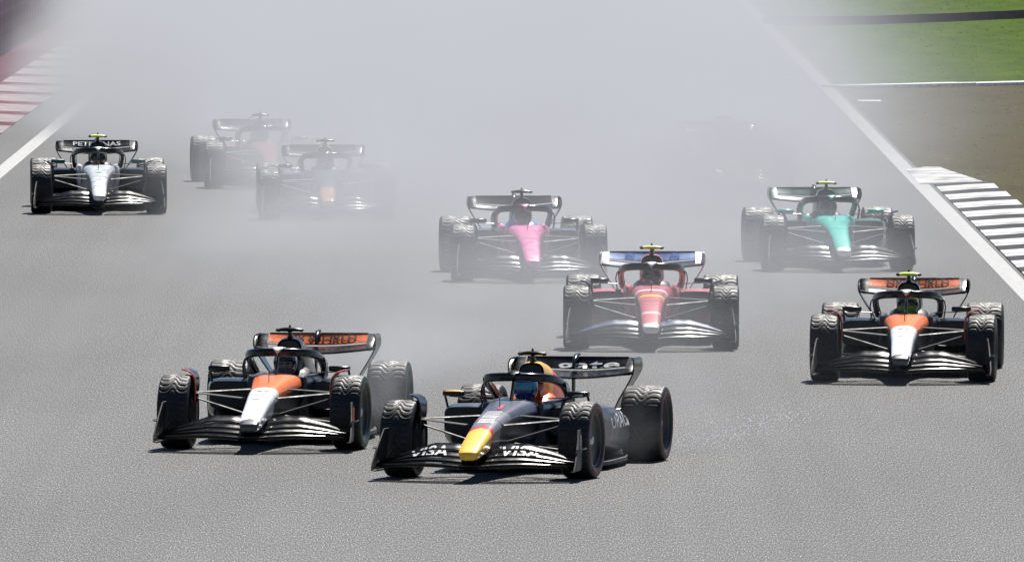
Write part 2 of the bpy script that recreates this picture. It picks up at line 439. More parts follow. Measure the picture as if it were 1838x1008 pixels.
def tyre(width):
    R, SEG, TR = .36, 320, 32; hw = width/2
    V, F = [], []
    side = [(-.80, .243), (-.94, .262), (-1.0, .290), (-1.0, .315), (-.965, .338)]
    tread = [(-.93+1.86*i/TR) for i in range(TR+1)]
    n = len(side)*2+len(tread)
    for i in range(SEG):
        a = 2*PI*i/SEG
        row = [(u*hw, r) for u, r in side]
        for u in tread:
            r = R - .010*abs(u)**3 - (.006 if abs(u) > .91 else 0)
            wv = .046*math.cos(u*PI*1.75) + .012*math.cos(u*PI*3.5)
            ph = ((a*32/(2*PI) + wv*(1 if True else 0)/.0707) % 1.0)
            w = .24 if abs(u) < .88 else .0
            if w and ph < w: r -= .006
            row.append((u*hw, r))
        row += [(-u*hw, r) for u, r in reversed(side)]
        V += [(x, r*math.sin(a), r*math.cos(a)) for x, r in row]
    for i in range(SEG):
        for j in range(n-1):
            a, b = i*n+j, ((i+1) % SEG)*n+j; F.append((a, a+1, b+1, b))
    return V, F
def rim(width):
    h = width/2
    return join(lathe_x([(-h*.80, .245), (-h*.6, .235), (-h*.3, .225), (h*.5, .225), (h*.80, .240), (h*.86, .246), (h*.84, .236), (h*.66, .222), (h*.60, .195), (h*.56, .10), (h*.60, .065), (h*.60, .0)]),
                lathe_x([(-h*.5, .23), (-h*.5, .0)]))
def band(width):
    h = width/2
    return lathe_x([(h*1.004, .292), (h*1.006, .300), (h*1.004, .308)], 64)

def halo_mesh():
    half = [(.335, 2.05, .64), (.352, 1.85, .735), (.350, 1.6, .815), (.325, 1.36, .862), (.26, 1.19, .884), (.15, 1.09, .894), (0, 1.06, .898)]
    h2 = smooth_tab(half, 4); path = h2 + [np.array((-p[0], p[1], p[2])) for p in reversed(h2[:-1])]
    return join(sweep([tuple(p) for p in path], .036, .041, 12, n=2.6),
                sweep([(0, 1.065, .885), (0, 1.02, .82), (0, .96, .74), (0, .90, .66)], .015, .045, 10, up=(0, 1, .6)))

def mirror_house():
    rs = []
    for t, k in ((-1, .72), (-.9, .95), (0, 1), (.9, .95), (1, .72)):
        rs.append([(t*.105, .045*k*math.copysign(abs(math.cos(b))**.6, math.cos(b)), .027*k*math.copysign(abs(math.sin(b))**.6, math.sin(b))) for b in [2*PI*i/14 for i in range(14)]])
    return loft(rs)

def arm(p, q, w=.030, h=.009): return sweep([p, tuple((Vector(p)+Vector(q))/2), q], w, h, 10, n=1.8)
FRONT_ARMS = [((.70, -.02, .545), (.165, -.34, .505)), ((.70, .04, .545), (.20, .42, .560)), ((.69, -.03, .500), (.165, -.12, .345)),
              ((.69, .0, .225), (.16, -.30, .300)), ((.69, .03, .225), (.19, .40, .270)), ((.69, .14, .250), (.19, .12, .315))]
REAR_ARMS = [((.66, 3.56, .52), (.12, 3.15, .42)), ((.66, 3.62, .52), (.10, 3.85, .42)), ((.66, 3.55, .20), (.15, 3.1, .17)), ((.66, 3.66, .20), (.12, 3.95, .2)), ((.66, 3.6, .36), (.1, 3.6, .32))]

WLET = [(.668, .45), (.662, .54), (.664, .62), (.676, .69), (.705, .735), (.75, .757), (.81, .765)]
RWE = [(.585, .957), (.604, .945), (.612, .90), (.612, .85), (.602, .815), (.57, .75), (.51, .655), (.45, .56), (.415, .48), (.405, .40), (.40, .28)]

def pod_x(y, z, side):
    cx, hw, zb, zt = interp([tuple(r) for r in POD], y); cz, hh = (zb+zt)/2, (zt-zb)/2
    s = max(-.97, min(.97, (z-cz)/hh)); return side*(cx + hw*(1-abs(s)**2.7)**(1/2.7) + .004)

def nose_pt(x, y, lift=.004):
    tab = NOSE if y < -.25 else TUB
    hw, zb, zt = interp([tuple(r) for r in tab], y); cz, hh = (zb+zt)/2, (zt-zb)/2
    u = min(.98, abs(x)/hw); return (x, y, cz + hh*(1-u**3.8)**(1/3.8) + lift)

def helmet_mesh():
    rs = []
    for i in range(13):
        ph = -PI/2 + PI*i/12*0.985 + .01; c, s = math.cos(ph), math.sin(ph)
        r = []
        for j in range(28):
            a = 2*PI*j/28; chin = .03*max(0, -math.sin(a))*max(0, -s)
            r.append((.118*c**.8*math.cos(a), (.148*c**.8)*math.sin(a) - chin, .138*s))
        rs.append(r)
    return loft(rs)
def visor_mesh():
    rs = []
    for i in range(5):
        s = -.12 + .50*i/4; c = math.sqrt(1-s*s)
        rs.append([( .121*c**.8*math.cos(a), .153*c**.8*math.sin(a), .138*s) for a in [-PI/2-1.15+2.3*j/18 for j in range(19)]])
    V = [p for r in rs for p in r]; n = 19
    return V, [(i*n+j, i*n+j+1, (i+1)*n+j+1, (i+1)*n+j) for i in range(4) for j in range(n-1)]

def driver_body():
    key = ('body', 'driver')
    if key in _cache: return _cache[key]
    V, E, R = [], [], []
    def add(p, r, link=None):
        V.append(p); R.append(r)
        if link is not None: E.append((link, len(V)-1))
        return len(V)-1
    pel = add((0, 1.80, .24), .13); ch = add((0, 1.74, .42), .15, pel); up = add((0, 1.71, .53), .12, ch)
    nk = add((0, 1.67, .61), .062, up); add((0, 1.65, .68), .06, nk)
    for s in (-1, 1):
        sh = add((s*.16, 1.69, .53), .07, up); el = add((s*.225, 1.46, .43), .05, sh); wr = add((s*.145, 1.25, .555), .034, el)
        ha = add((s*.125, 1.205, .585), .030, wr)
        for k, ln in enumerate((.9, 1.0, .95, .75)):
            f0 = add((s*(.11-.002*k), 1.165, .612-.017*k), .0095, ha); add((s*(.105-.03*ln), 1.155, .610-.017*k), .0085, f0)
        t0 = add((s*.10, 1.20, .615), .010, ha); add((s*.08, 1.185, .622), .0085, t0)
        hp = add((s*.09, 1.72, .22), .09, pel); kn = add((s*.10, 1.12, .36), .065, hp); ft = add((s*.09, .62, .30), .045, kn); add((s*.09, .50, .38), .035, ft)
    me = bpy.data.meshes.new('b'); me.from_pydata(V, E, []); ob = bpy.data.objects.new('b', me); C.objects.link(ob)
    md = ob.modifiers.new('s', 'SKIN'); ob.modifiers.new('d', 'SUBSURF').levels = 1
    for i, d in enumerate(me.skin_vertices[0].data): d.radius = (R[i], R[i]); d.use_root = (i == 0)
    dg = bpy.context.evaluated_depsgraph_get(); out = bpy.data.meshes.new_from_object(ob.evaluated_get(dg))
    bpy.data.objects.remove(ob); bpy.data.meshes.remove(me)
    for p in out.polygons: p.use_smooth = True
    out.name = 'body'; out.materials.clear(); out.materials.append(None); _cache[key] = out; return out

def place(px, py):
    """where the front axle stands: a point of the photograph taken down to the track"""
    d = F_PX*CAM_H/(py-HORIZON); return ((px-919)/F_PX*d, d, 0)

def racing_car(px, py, yaw, steer, label, driver, sp):
    loc = place(px, py); rz = -math.radians(yaw)
    car = empty('race_car', loc, rz, label, 'race car', 'open wheel race cars running down the track')
    g = lambda k, d: sp.get(k, d)
    body = g('body', CARBON); nose = g('nose', body); tub = g('tub', nose); wing = g('wing', CARBON)
    part('nose_cone', cached(('nose_cone', 0), lambda: loft([tring(*r, .25) for r in NOSE])), nose, car)
    part('monocoque', cached(('monocoque', 0), lambda: join(loft([tring(*r, .25+.12*sst(-.2, 1, r[0])) for r in TUB]), loft([ring(y, .30, .10, .50, 0, 4) for y in (1.06, 2.2)]))), tub, car)
    for s in (1, -1):
        f = (lambda v: v) if s > 0 else mirror
        part('cockpit_side', cached(('cockpit_side', s), lambda: f(loft([ring(y, w, .38, zt, .275, 3) for y, w, zt in ((1.0, .02, .655), (1.1, .045, .665), (1.5, .055, .665), (1.95, .06, .67), (2.15, .05, .66))]))), tub, car)
        pod = part('sidepod', cached(('sidepod', s), lambda: f(loft([ring(r[0], r[2], r[3], r[4], r[1], 2.7+2.3*(1-sst(1.25, 2.4, r[0]))) for r in POD], False))), g('pod', body), car)
        part('radiator_inlet', cached(('radiator_inlet', s), lambda: f(loft([ring(y, w, a, b, c, 5) for y, w, a, b, c in ((1.258, .199, .336, .597, .50), (1.34, .18, .35, .58, .50), (1.6, .14, .38, .55, .48))]))), BLACKP, pod)
        part('cockpit_vane', cached(('cockpit_vane', s), lambda: f(sheet_xz([(.385, .56), (.40, .66), (.412, .74), (.40, .80), (.375, .835)], [1.5, 1.5, 1.53, 1.56, 1.6], [1.75, 1.72, 1.7, 1.68, 1.66], .006))), CARBON, car)
        mi = part('mirror', cached(('mirror', 0), mirror_house), g('mirror', CARBON), car, (s*.595, 1.16, .735))
        part('mirror_stalk', cached(('mirror_stalk', s), lambda: f(join(arm((.05, .02, -.028), (-.30, .06, -.045), .02, .006), arm((.09, .01, -.02), (.09, .14, -.135), .012, .005)))), CARBON, mi)
        if 'mirror_cap' in sp and s < 0:
            part('mirror_cap', cached(('mirror_cap', 0), lambda: loft([[(t*.085, .042*math.cos(b), .016+.016*max(0, math.sin(b))*k) for b in [PI*i/10 for i in range(11)]] for t, k in ((-1, .5), (-.6, 1), (.6, 1), (1, .5))])), sp['mirror_cap'], mi)
        for k in (1, 2, 3):
            part('wing_flap', cached(('wing_flap', k, s), lambda: f(fw_element(k, XF))), g('flap_top', wing) if k == 3 else wing, car)
        ep = part('wing_endplate', cached(('wing_endplate', s), lambda: f(lean(sheet_xz([(.925, .098), (.957, .105), (.962, .16), (.960, .27), (.955, .38), (.945, .475)], [-.95, -.98, -.93, -.80, -.66, -.56], [-.46, -.46, -.44, -.42, -.40, -.40], .006)))), g('endplate', CARBON_DULL), car)
        part('dive_plane', cached(('dive_plane', s), lambda: f(lean(sheet_xz([(.958, .30), (.985, .297), (1.015, .305)], [-.80, -.78, -.7], [-.45, -.45, -.48], .005)))), g('endplate', wing), ep)
        part('wheel_winglet', cached(('wheel_winglet', s), lambda: f(sheet_xz(WLET, [-.10, -.11, -.11, -.09, -.06, -.02, .06], [.05, .10, .18, .24, .27, .27, .24], .007))), g('winglet', CARBON), car)
        if 'winglet_edge' in sp:
            part('winglet_edge', cached(('winglet_edge', s), lambda: f(sweep([(a, b, c) for (a, c), b in zip(WLET, [-.105, -.115, -.115, -.095, -.065, -.025, .055])], .009, .012, 8, up=(0, 1, 0)))), sp['winglet_edge'], car)
        for i, (p, q) in enumerate(FRONT_ARMS):
            part('suspension_arm', cached(('suspension_arm', 'f', i, s), lambda: f(arm(p, q, .036 if i in (0, 1, 3, 4) else .018))), g('arm', CARBON_DULL), car)
        for i, (p, q) in enumerate(REAR_ARMS):
            part('suspension_arm', cached(('suspension_arm', 'r', i, s), lambda: f(arm(p, q))), CARBON, car)
        for fr, xx, yy, ww in ((1, .8475, 0, .305), (0, .7975, 3.6, .405)):
            part('brake_duct', cached(('brake_duct', fr, s), lambda: f(([(x+xx, y+yy, z+.36) for x, y, z in lathe_x([(-ww*.58, .0), (-ww*.58, .14), (-ww*.5, .215), (-ww*.3, .22)], 32)[0]], lathe_x([(-ww*.58, .0), (-ww*.58, .14), (-ww*.5, .215), (-ww*.3, .22)], 32)[1]))), CARBON_DULL, car)
            rot = (random.uniform(0, 6), 0, (PI if s < 0 else 0) - (math.radians(steer) if fr else 0))
            q = Quaternion((0, 0, 1), rot[2]) @ Quaternion((1, 0, 0), rot[0])
            w = part('wheel', cached(('wheel', fr), lambda: rim(ww)), g('rim', RIM), car, (s*xx, yy, .36), q.to_euler())
            part('tyre', cached(('tyre', fr), lambda: tyre(ww)), RUBBER, w)
            part('tyre_marking', cached(('tyre_marking', fr), lambda: band(ww)), g('band', GREENBAND), w)
            part('wheel_nut', cached(('wheel_nut', fr), lambda: lathe_x([(ww*.29, .05), (ww*.34, .045), (ww*.37, .03), (ww*.37, 0)], 12)), METAL, w)
        part('rear_wing_endplate', cached(('rear_wing_endplate', s), lambda: f(sheet_xz(RWE, [3.98, 3.95, 3.92, 3.92, 3.93, 3.95, 3.98, 4.0, 4.0, 3.98, 3.95], [4.36, 4.37, 4.37, 4.35, 4.32, 4.28, 4.26, 4.26, 4.26, 4.26, 4.26], .007))), g('rw_end', CARBON), car)
        part('wing_tip', cached(('wing_tip', s), lambda: f(foil([.502, .53, .56, .585, .602], lambda x: ((3.98+.05*max(0, x-.56)/.04, .800+.02*max(0, x-.56)/.04), (4.275, .958-.012*max(0, x-.57)/.03)), .012, camber=-.012))), g('rw_end', CARBON), car)
        for i, xx in enumerate((.33, .44, .55, .68)):
            part('floor_fence', cached(('floor_fence', s, i), lambda: f(prism([(.90+.03*i, .05), (1.6, .05), (1.55, .12), (1.0+.03*i, .255), (.93+.03*i, .25)], 0, xx-.006, xx+.006))), CARBON, car)
        part('floor_lip', cached(('floor_lip', s), lambda: f(loft([ring(y, .235, z-.006, z+.006, .485, 5) for y, z in ((.93, .245), (1.05, .255), (1.25, .22), (1.5, .14), (1.7, .10))]))), CARBON, car)
    part('headrest', cached(('headrest', 0), lambda: join(loft([ring(y, .22, .45, z, 0, 3) for y, z in ((1.83, .63), (1.9, .69), (2.1, .72))]), loft([ring(y, w, .60, z, 0, 3) for y, w, z in ((1.86, .10, .76), (1.95, .12, .84), (2.1, .12, .9))]))), g('headrest', CARBON_DULL), car)
    part('steering_wheel', cached(('steering_wheel', 0), lambda: loft([ring(y, .13, .535, .635, 0, 3.5) for y in (1.13, 1.15)])), CARBON_DULL, car)
    part('engine_cover', cached(('engine_cover', 0), lambda: join(loft([ring(r[0], r[1], r[2], r[3], 0, 2.9) for r in COVER], False), loft([ring(r[0], r[1], r[2], r[3]) for r in SHOULDER]))), g('cover', body), car)
    part('air_intake', cached(('air_intake', 0), lambda: loft([ring(1.918, .106, .782, .978, 0, 2.7), ring(1.96, .104, .785, .975, 0, 2.7), ring(2.25, .06, .74, .88)])), BLACKP, car)
    rc = part('roll_camera', cached(('roll_camera', 0), lambda: sweep([(0, 2.03, .985), (0, 1.99, 1.03), (0, 1.98, 1.07)], [.045, .022, .02], [.05, .035, .03], 12, up=(0, 1, 0))), CARBON, car)
    part('camera_pod', cached(('camera_pod', 0), lambda: sweep([(-.098, 1.975, 1.082), (-.05, 1.97, 1.085), (.05, 1.97, 1.085), (.098, 1.975, 1.082)], [.038, .042, .042, .038], [.016, .021, .021, .016], 12)), g('camera', CARBON), rc)
    for sg in (1, -1):
        part('camera_end', cached(('camera_end', sg), lambda: sweep([(sg*.097, 1.975, 1.080), (sg*.125, 1.978, 1.080), (sg*.131, 1.98, 1.080)], [.039, .037, .028], [.019, .018, .013], 12)), CARBON_DULL, rc)
    part('antenna', cached(('antenna', 0), lambda: lathe_z((0, 1.98), [(1.10, .012), (1.125, .010), (1.135, .0)])), CARBON_DULL, rc)
    ha = part('halo', cached(('halo', 0), halo_mesh), g('halo', CARBON), car)
    part('halo_fairing', cached(('halo_fairing', 0), lambda: sweep([(0, 1.12, .9385), (0, 1.05, .9405), (0, 1.012, .915), (0, .998, .86)], [.075, .062, .032, .012], [.006, .010, .014, .01], 10, up=(0, .6, 1))), g('fairing', g('halo', CARBON)), ha)
    part('front_wing_plane', cached(('front_wing_plane', 0), lambda: fw_element(0, [-.935+i*1.87/40 for i in range(41)])), wing, car)
    part('floor', cached(('floor', 0), lambda: join(prism([(.26, 1.0), (.70, 1.2), (.80, 1.6), (.80, 2.5), (.72, 3.05), (.54, 3.2), (.50, 4.0), (-.50, 4.0), (-.54, 3.2), (-.72, 3.05), (-.80, 2.5), (-.80, 1.6), (-.70, 1.2), (-.26, 1.0)], 2, .05, .085),
         loft([ring(y, w, .04, z, 0, 4) for y, w, z in ((.45, .06, .10), (.6, .10, .22), (1.3, .14, .3))]))), CARBON_DULL, car)
    part('diffuser', cached(('diffuser', 0), lambda: loft([ring(y, w, z0, z0+.03, 0, 6) for y, w, z0 in ((3.4, .46, .085), (3.8, .47, .14), (4.15, .48, .26))])), CARBON_DULL, car)
    rw = part('rear_wing_plane', cached(('rear_wing_plane', 0), lambda: foil(XR, rw_main, .03)), g('rw_main', CARBON), car)
    rf = part('rear_wing_flap', cached(('rear_wing_flap', 0), lambda: foil([x*.84 for x in XR], rw_flap, .010, camber=.004)), g('rw_flap', CARBON), car)
    part('flap_edge', cached(('flap_edge', 0), lambda: sweep([(x*.84, 4.307, .959) for x in XR], .006, .007, 8)), g('rw_edge', CARBON), rf)
    part('wing_pillar', cached(('wing_pillar', 0), lambda: sweep([(0, 4.05, .30), (0, 4.05, .55), (0, 4.06, .79)], [.016]*3, [.06, .055, .05], 10, up=(0, 1, 0))), CARBON, car)
    part('flap_actuator', cached(('flap_actuator', 0), lambda: sweep([(0, 4.05, .86), (0, 4.10, .93), (0, 4.22, .972), (0, 4.33, .985)], [.012, .022, .03, .02], [.012, .02, .022, .012], 12)), CARBON, car)
    part('beam_wing', cached(('beam_wing', 0), lambda: join(foil([-.40+i*.8/8 for i in range(9)], lambda x: ((4.05, .33), (4.2, .37)), .02), foil([-.40+i*.8/8 for i in range(9)], lambda x: ((4.18, .39), (4.3, .45)), .015))), CARBON, car)
    part('rain_light', cached(('rain_light', 0), lambda: box((0, 4.42, .31), (.05, .03, .06)), False), REDP, car)
    part('pitot_mast', cached(('pitot_mast', 0), lambda: sweep([(0, .35, .62), (0, .36, .70), (0, .33, .745)], .004, .006, 8, up=(0, 1, 0))), CARBON_DULL, car)
    for key, body_t, fn, mat, size, bold, sx, par in g('text', []):
        part('lettering', text_mesh(key, body_t, fn, size, bold, sx, 1), mat, {'flap': rf, 'car': car}[par])
    for nm, key, fn, mat in g('extra', []):
        part(nm, cached((nm, key), fn), mat, car)
    # the driver sits inside: a thing of its own
    d = empty('person', loc, rz, driver[0], 'person', 'racing drivers in their cockpits')
    part('body', driver_body(), driver[2] if len(driver) > 2 else SUIT, d)
    h = part('helmet', cached(('helmet', 0), helmet_mesh), driver[1], d, (0, 1.63, .775))
    part('visor', cached(('visor', 0), visor_mesh), driver[3] if len(driver) > 3 else VISOR, h)
    return car

def lathe_z(c, prof, seg=14):
    V, F = [], []; n = len(prof)
    for i in range(seg):
        a = 2*PI*i/seg; V += [(c[0]+r*math.cos(a), c[1]+r*math.sin(a), z) for z, r in prof]
    for i in range(seg):
        for j in range(n-1):
            a, b = i*n+j, ((i+1) % seg)*n+j; F.append((a, a+1, b+1, b))
    return V, F

def on_flap(x0, v0=0.0):                       # rear wing flap, read from the front
    def fn(u, v):
        (y0, z0), (y1, z1) = rw_flap(u+x0); t = .5+v+v0
        t = max(.02, min(.97, t)); c = -.004*4*t*(1-t); return (u+x0, y0+(y1-y0)*t-.008, z0+(z1-z0)*t+c+.006)
    return fn
def on_front_flaps(x0, q0, dq):
    def fn(u, v):
        q = q0+dq*v; x, y, z = fw_pt(u+x0, q); return (x, y-.003, z+.0085)
    return fn
def on_pod(yc, zc, s):
    return lambda u, v: (pod_x(yc+s*u, zc+v, s), yc+s*u, zc+v)
def on_nose(yc, xs=0.0):
    return lambda u, v: nose_pt(u+xs, yc+v*1.0)

# ------------------------------------------------------------------ the ten cars
def bars_on_nose(ys):
    """short printed lines across the nose: rows of small flat strips"""
    def fn():
        out = []; r2 = random.Random(3)
        for y0 in ys:
            x = -.075
            while x < .07:
                w = r2.uniform(.008, .022); P = [nose_pt(x, y0), nose_pt(min(x+w, .078), y0), nose_pt(min(x+w, .078), y0+.045), nose_pt(x, y0+.045)]
                out.append((P, [(0, 1, 2, 3)])); x += w+.006
        return join(*out)
    return fn
def ring_mark(x, y, z, r):
    """a ring with three short bars on the outer face of the right wing endplate"""
    def fn():
        V, F = [], []; n = 28
        for i in range(n):
            a = 2*PI*i/n
            for rr in (r, r*.76): V.append((x, y+rr*.75*math.cos(a), z+rr*math.sin(a)))
        F = [(2*i, 2*i+1, (2*i+3) % (2*n), (2*i+2) % (2*n)) for i in range(n)]
        bars = [([(x, y-.03, z+k), (x, y+.03, z+k), (x, y+.03, z+k+.012), (x, y-.03, z+k+.012)], [(0, 1, 2, 3)]) for k in (-.03, -.006, .018)]
        return lean(join((V, F), *bars))
    return fn
def roundel(x0, r):
    fl = on_flap(x0)
    def fn():
        V, F = [], []; n = 24
        for i in range(n):
            a = 2*PI*i/n
            for rr in (1, .72): V.append(fl(r*rr*math.cos(a), r*7.2*rr*math.sin(a)))
        return V, [(2*i, 2*i+1, (2*i+3) % (2*n), (2*i+2) % (2*n)) for i in range(n)]
    return fn
def tri_halo(m): return m

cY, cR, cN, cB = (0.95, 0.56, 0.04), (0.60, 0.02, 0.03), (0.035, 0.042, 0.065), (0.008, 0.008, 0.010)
nose_a = livery('navy_nose_glare_yellow_tip', [(0, cY), (-.54, cR), (-.45, (0.21, 0.20, 0.23)), (.16, cN)], .9)  # pale grey field is sky glare painted over the navy
tub_a = livery('navy_tub_glare', [(0, (0.21, 0.20, 0.23)), (.16, (0.085, 0.095, 0.135)), (1.0, (0.012, 0.016, 0.035))], 0.3, under=((0.010, 0.014, 0.035), .50, .08))  # paler upper fields paint sky glare onto the navy
cover_a = livery('yellow_red_cover', [(0, (0.95, 0.50, 0.03)), (2.10, (0.78, 0.045, 0.03)), (2.72, (0.92, 0.36, 0.02)), (2.86, (0.010, 0.014, 0.035))], 0.0, -0.25)
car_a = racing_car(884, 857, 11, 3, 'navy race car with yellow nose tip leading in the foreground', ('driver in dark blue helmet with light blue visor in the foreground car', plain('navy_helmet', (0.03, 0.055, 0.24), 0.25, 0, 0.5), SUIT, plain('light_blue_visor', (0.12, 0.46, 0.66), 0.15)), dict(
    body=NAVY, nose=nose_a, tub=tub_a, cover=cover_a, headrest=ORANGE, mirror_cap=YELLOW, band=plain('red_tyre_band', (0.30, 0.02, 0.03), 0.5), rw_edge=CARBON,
    text=[('visa_r', 'VISA', on_front_flaps(.40, .72, 1.3), LETTERS, .40, .02, .46, 'car'), ('visa_l', 'VISA', on_front_flaps(-.47, .72, 1.3), LETTERS, .40, .02, .46, 'car'),
          ('gate', 'gate', on_flap(.12, -.22), WHITE, 1.25, .015, .29, 'flap'), ('oracle', 'ORACLE', on_pod(2.45, .44, 1), LETTERS, .20, .015, 1.5, 'car'),
          ('one', '1', on_nose(.40), plain('bright_red_print', (0.75, 0.03, 0.05), 0.4), .34, .05, .55, 'car')],
    extra=[('nose_print', 'a', bars_on_nose((-.37, -.31, -.26, -.18, -.10, .0, .10)), WHITE), ('ring_mark', 'a', ring_mark(.969, -.54, .35, .078), plain('grey_print', (0.42, 0.42, 0.42), 0.4))]))

papaya = (0.95, 0.20, 0.025); chrome = (0.80, 0.83, 0.85)
nose_b = livery('white_nose_black_tip', [(0, (0.05, 0.05, 0.05)), (-1.10, chrome), (.05, papaya)], .5)
tub_b = livery('orange_tub', [(0, chrome), (.05, papaya), (1.05, (0.010, 0.010, 0.012))], .5, under=((0.010, 0.010, 0.012), .475, .10))
def orange_car(text_side): return dict(nose=nose_b, tub=tub_b, fairing=WHITEP, winglet_edge=plain('coral_edge', (0.60, 0.08, 0.05), 0.4), rw_flap=ORANGE, 
    text=[('dpw', 'DP WORLD', on_flap(0.04, .04), BLACKP, .85, .03, .155, 'flap'), ('velo', 'VELO', on_pod(1.75, .46, -1), plain('grey_print', (0.42, 0.42, 0.42), 0.4), .17, .02, 1.5, 'car'),
          ('velo_r', 'VELO', on_pod(1.75, .46, 1), plain('grey_print', (0.42, 0.42, 0.42), 0.4), .17, .02, 1.5, 'car')],
    extra=[('endplate_patch', 'o', lambda: lean(join(*[prism([(-.62, .30), (-.44, .27), (-.42, .42), (-.55, .44)], 0, sg*.968-.001, sg*.968+.001) for sg in (1, -1)])), ORANGE),
           ('nose_print', 'b', lambda: join(*[([nose_pt(x, y0), nose_pt(x+w, y0), nose_pt(x+w, y0+.03), nose_pt(x, y0+.03)], [(0, 1, 2, 3)]) for x, y0, w in ((-.05, -.32, .02), (-.02, -.32, .012), (.01, -.32, .012), (.03, -.32, .01), (-.06, -.50, .07), (-.055, -.15, .05), (.02, -.15, .04))]), plain('grey_print', (0.42, 0.42, 0.42), 0.4))])
sb = orange_car(1); sb['camera'] = CARBON
car_b = racing_car(474, 805, 6.4, 3, 'orange and black race car with white nose and black roll camera', ('driver in patterned helmet under the black roll camera of the orange car', plain('mixed_helmet', (0.22, 0.16, 0.20), 0.3, 0, 0.5)), sb)
sd = orange_car(1); sd['camera'] = FLUO
car_d = racing_car(1622.5, 683.5, 3.1, 1, 'orange and black race car with yellow roll camera near the right kerb', ('driver in lime green helmet in the right orange car', plain('lime_helmet', (0.18, 0.42, 0.03), 0.3, 0, 0.5)), sd)

red = (0.56, 0.10, 0.12)
nose_c = livery('red_nose', [(0, (0.75, 0.70, 0.70)), (-1.13, red), (-.78, (0.70, 0.55, 0.55)), (-.72, red), (.02, (0.75, 0.55, 0.03)), (.13, red)], .1)
tub_c = livery('red_tub', [(0, red), (.02, (0.78, 0.55, 0.04)), (.15, red), (.45, (0.8, 0.8, 0.8)), (.55, red)], .2)
car_c = racing_car(1169, 625, .7, 0, 'dark red race car with blue rear wing flap half veiled in spray', ('driver in dark helmet in the dark red car', plain('dark_helmet', (0.05, 0.03, 0.03), 0.3, 0, 0.4)), dict(
    body=plain('deep_red_paint', red, 0.35, 0, 0.3), nose=nose_c, tub=tub_c, camera=FLUO, fairing=WHITEP, rw_flap=PALEBLUE, rw_end=WHITEP, flap_top=plain('blue_white_flap', (0.13, 0.16, 0.26), 0.3), cover=plain('deep_red_paint', red),
    text=[('hp_l', 'hp', on_flap(-.26), BLUE, .50, .02, .12, 'flap'), ('hp_r', 'hp', on_flap(.26), BLUE, .50, .02, .12, 'flap')],
    extra=[('roundel', 'l', roundel(-.26, .056), BLUE), ('roundel', 'r', roundel(.26, .056), BLUE)]))
car_e = racing_car(1503, 484, -3, 0, 'teal nosed green race car in spray beside the right kerb', ('driver in dark helmet in the teal nosed car', plain('dark_helmet', (0.05, 0.03, 0.03))), dict(
    body=GREEN, nose=livery('teal_nose_tip_highlight', [(0, (0.85, 0.85, 0.85)), (-1.12, (0.02, 0.58, 0.47))], .1), tub=TEAL, camera=FLUO, fairing=TEAL, mirror=TEAL, rw_flap=GREEN, rw_end=GREEN))  # pale nose tip is a bright highlight put into the colour
car_f = racing_car(949, 503, -2.6, 0, 'pink nosed race car in thick spray in the middle of the track', ('driver in dark helmet in the pink nosed car', plain('dark_helmet', (0.05, 0.03, 0.03))), dict(
    body=BLUE, nose=PINK, tub=PINK, fairing=PINK, pod=plain('dark_blue_paint', (0.01, 0.02, 0.09), 0.35), cover=plain('dark_blue_paint', (0.01, 0.02, 0.09)), headrest=BLUE))
car_g = racing_car(177, 382, -2, 0, 'silver nosed black race car clear of spray at far left', ('driver in dark helmet in the silver nosed car', plain('dark_helmet', (0.05, 0.03, 0.03))), dict(
    nose=livery('silver_nose', [(0, (0.75, 0.77, 0.78)), (-.05, (0.02, 0.42, 0.36)), (.05, (0.75, 0.77, 0.78))], 0.0) if False else SILVER, tub=SILVER, camera=FLUO, fairing=SILVER, mirror=plain('teal_mirror', (0.01, 0.10, 0.10)),
    text=[('petronas', 'PETRONAS', on_flap(0.0), WHITE, .80, .02, .18, 'flap')],
    extra=[('nose_emblem', 'g', lambda: join(*[([nose_pt(x-.035, .0), nose_pt(x+.035, .0), nose_pt(x+.03, .09), nose_pt(x-.03, .09)], [(0, 1, 2, 3)]) for x in (0,)]), TEAL)]))
car_h = racing_car(587, 392, -1.5, 0, 'dark race car with orange yellow nose tip almost hidden in spray', ('driver of the orange tipped car almost hidden in spray', plain('navy_helmet', (0.02, 0.03, 0.10))), dict(
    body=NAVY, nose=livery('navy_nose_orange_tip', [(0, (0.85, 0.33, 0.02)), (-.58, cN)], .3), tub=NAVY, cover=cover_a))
car_i = racing_car(481, 336, -4.5, 0, 'dark car behind and left of the orange tipped one, half in spray', ('driver of the dark car half in spray', plain('dark_helmet', (0.05, 0.03, 0.03))), dict(
    body=plain('deep_red_paint', red), nose=plain('deep_red_paint', red)))
car_j = racing_car(1310, 341, -2, 0, 'dark car lost in the spray left of the teal nosed one', ('driver of the car lost in the spray', plain('dark_helmet', (0.05, 0.03, 0.03))), dict(
    nose=livery('faint_orange_nose', [(0, (0.7, 0.3, 0.05)), (-.9, (0.6, 0.6, 0.6))], 0), tub=CARBON))

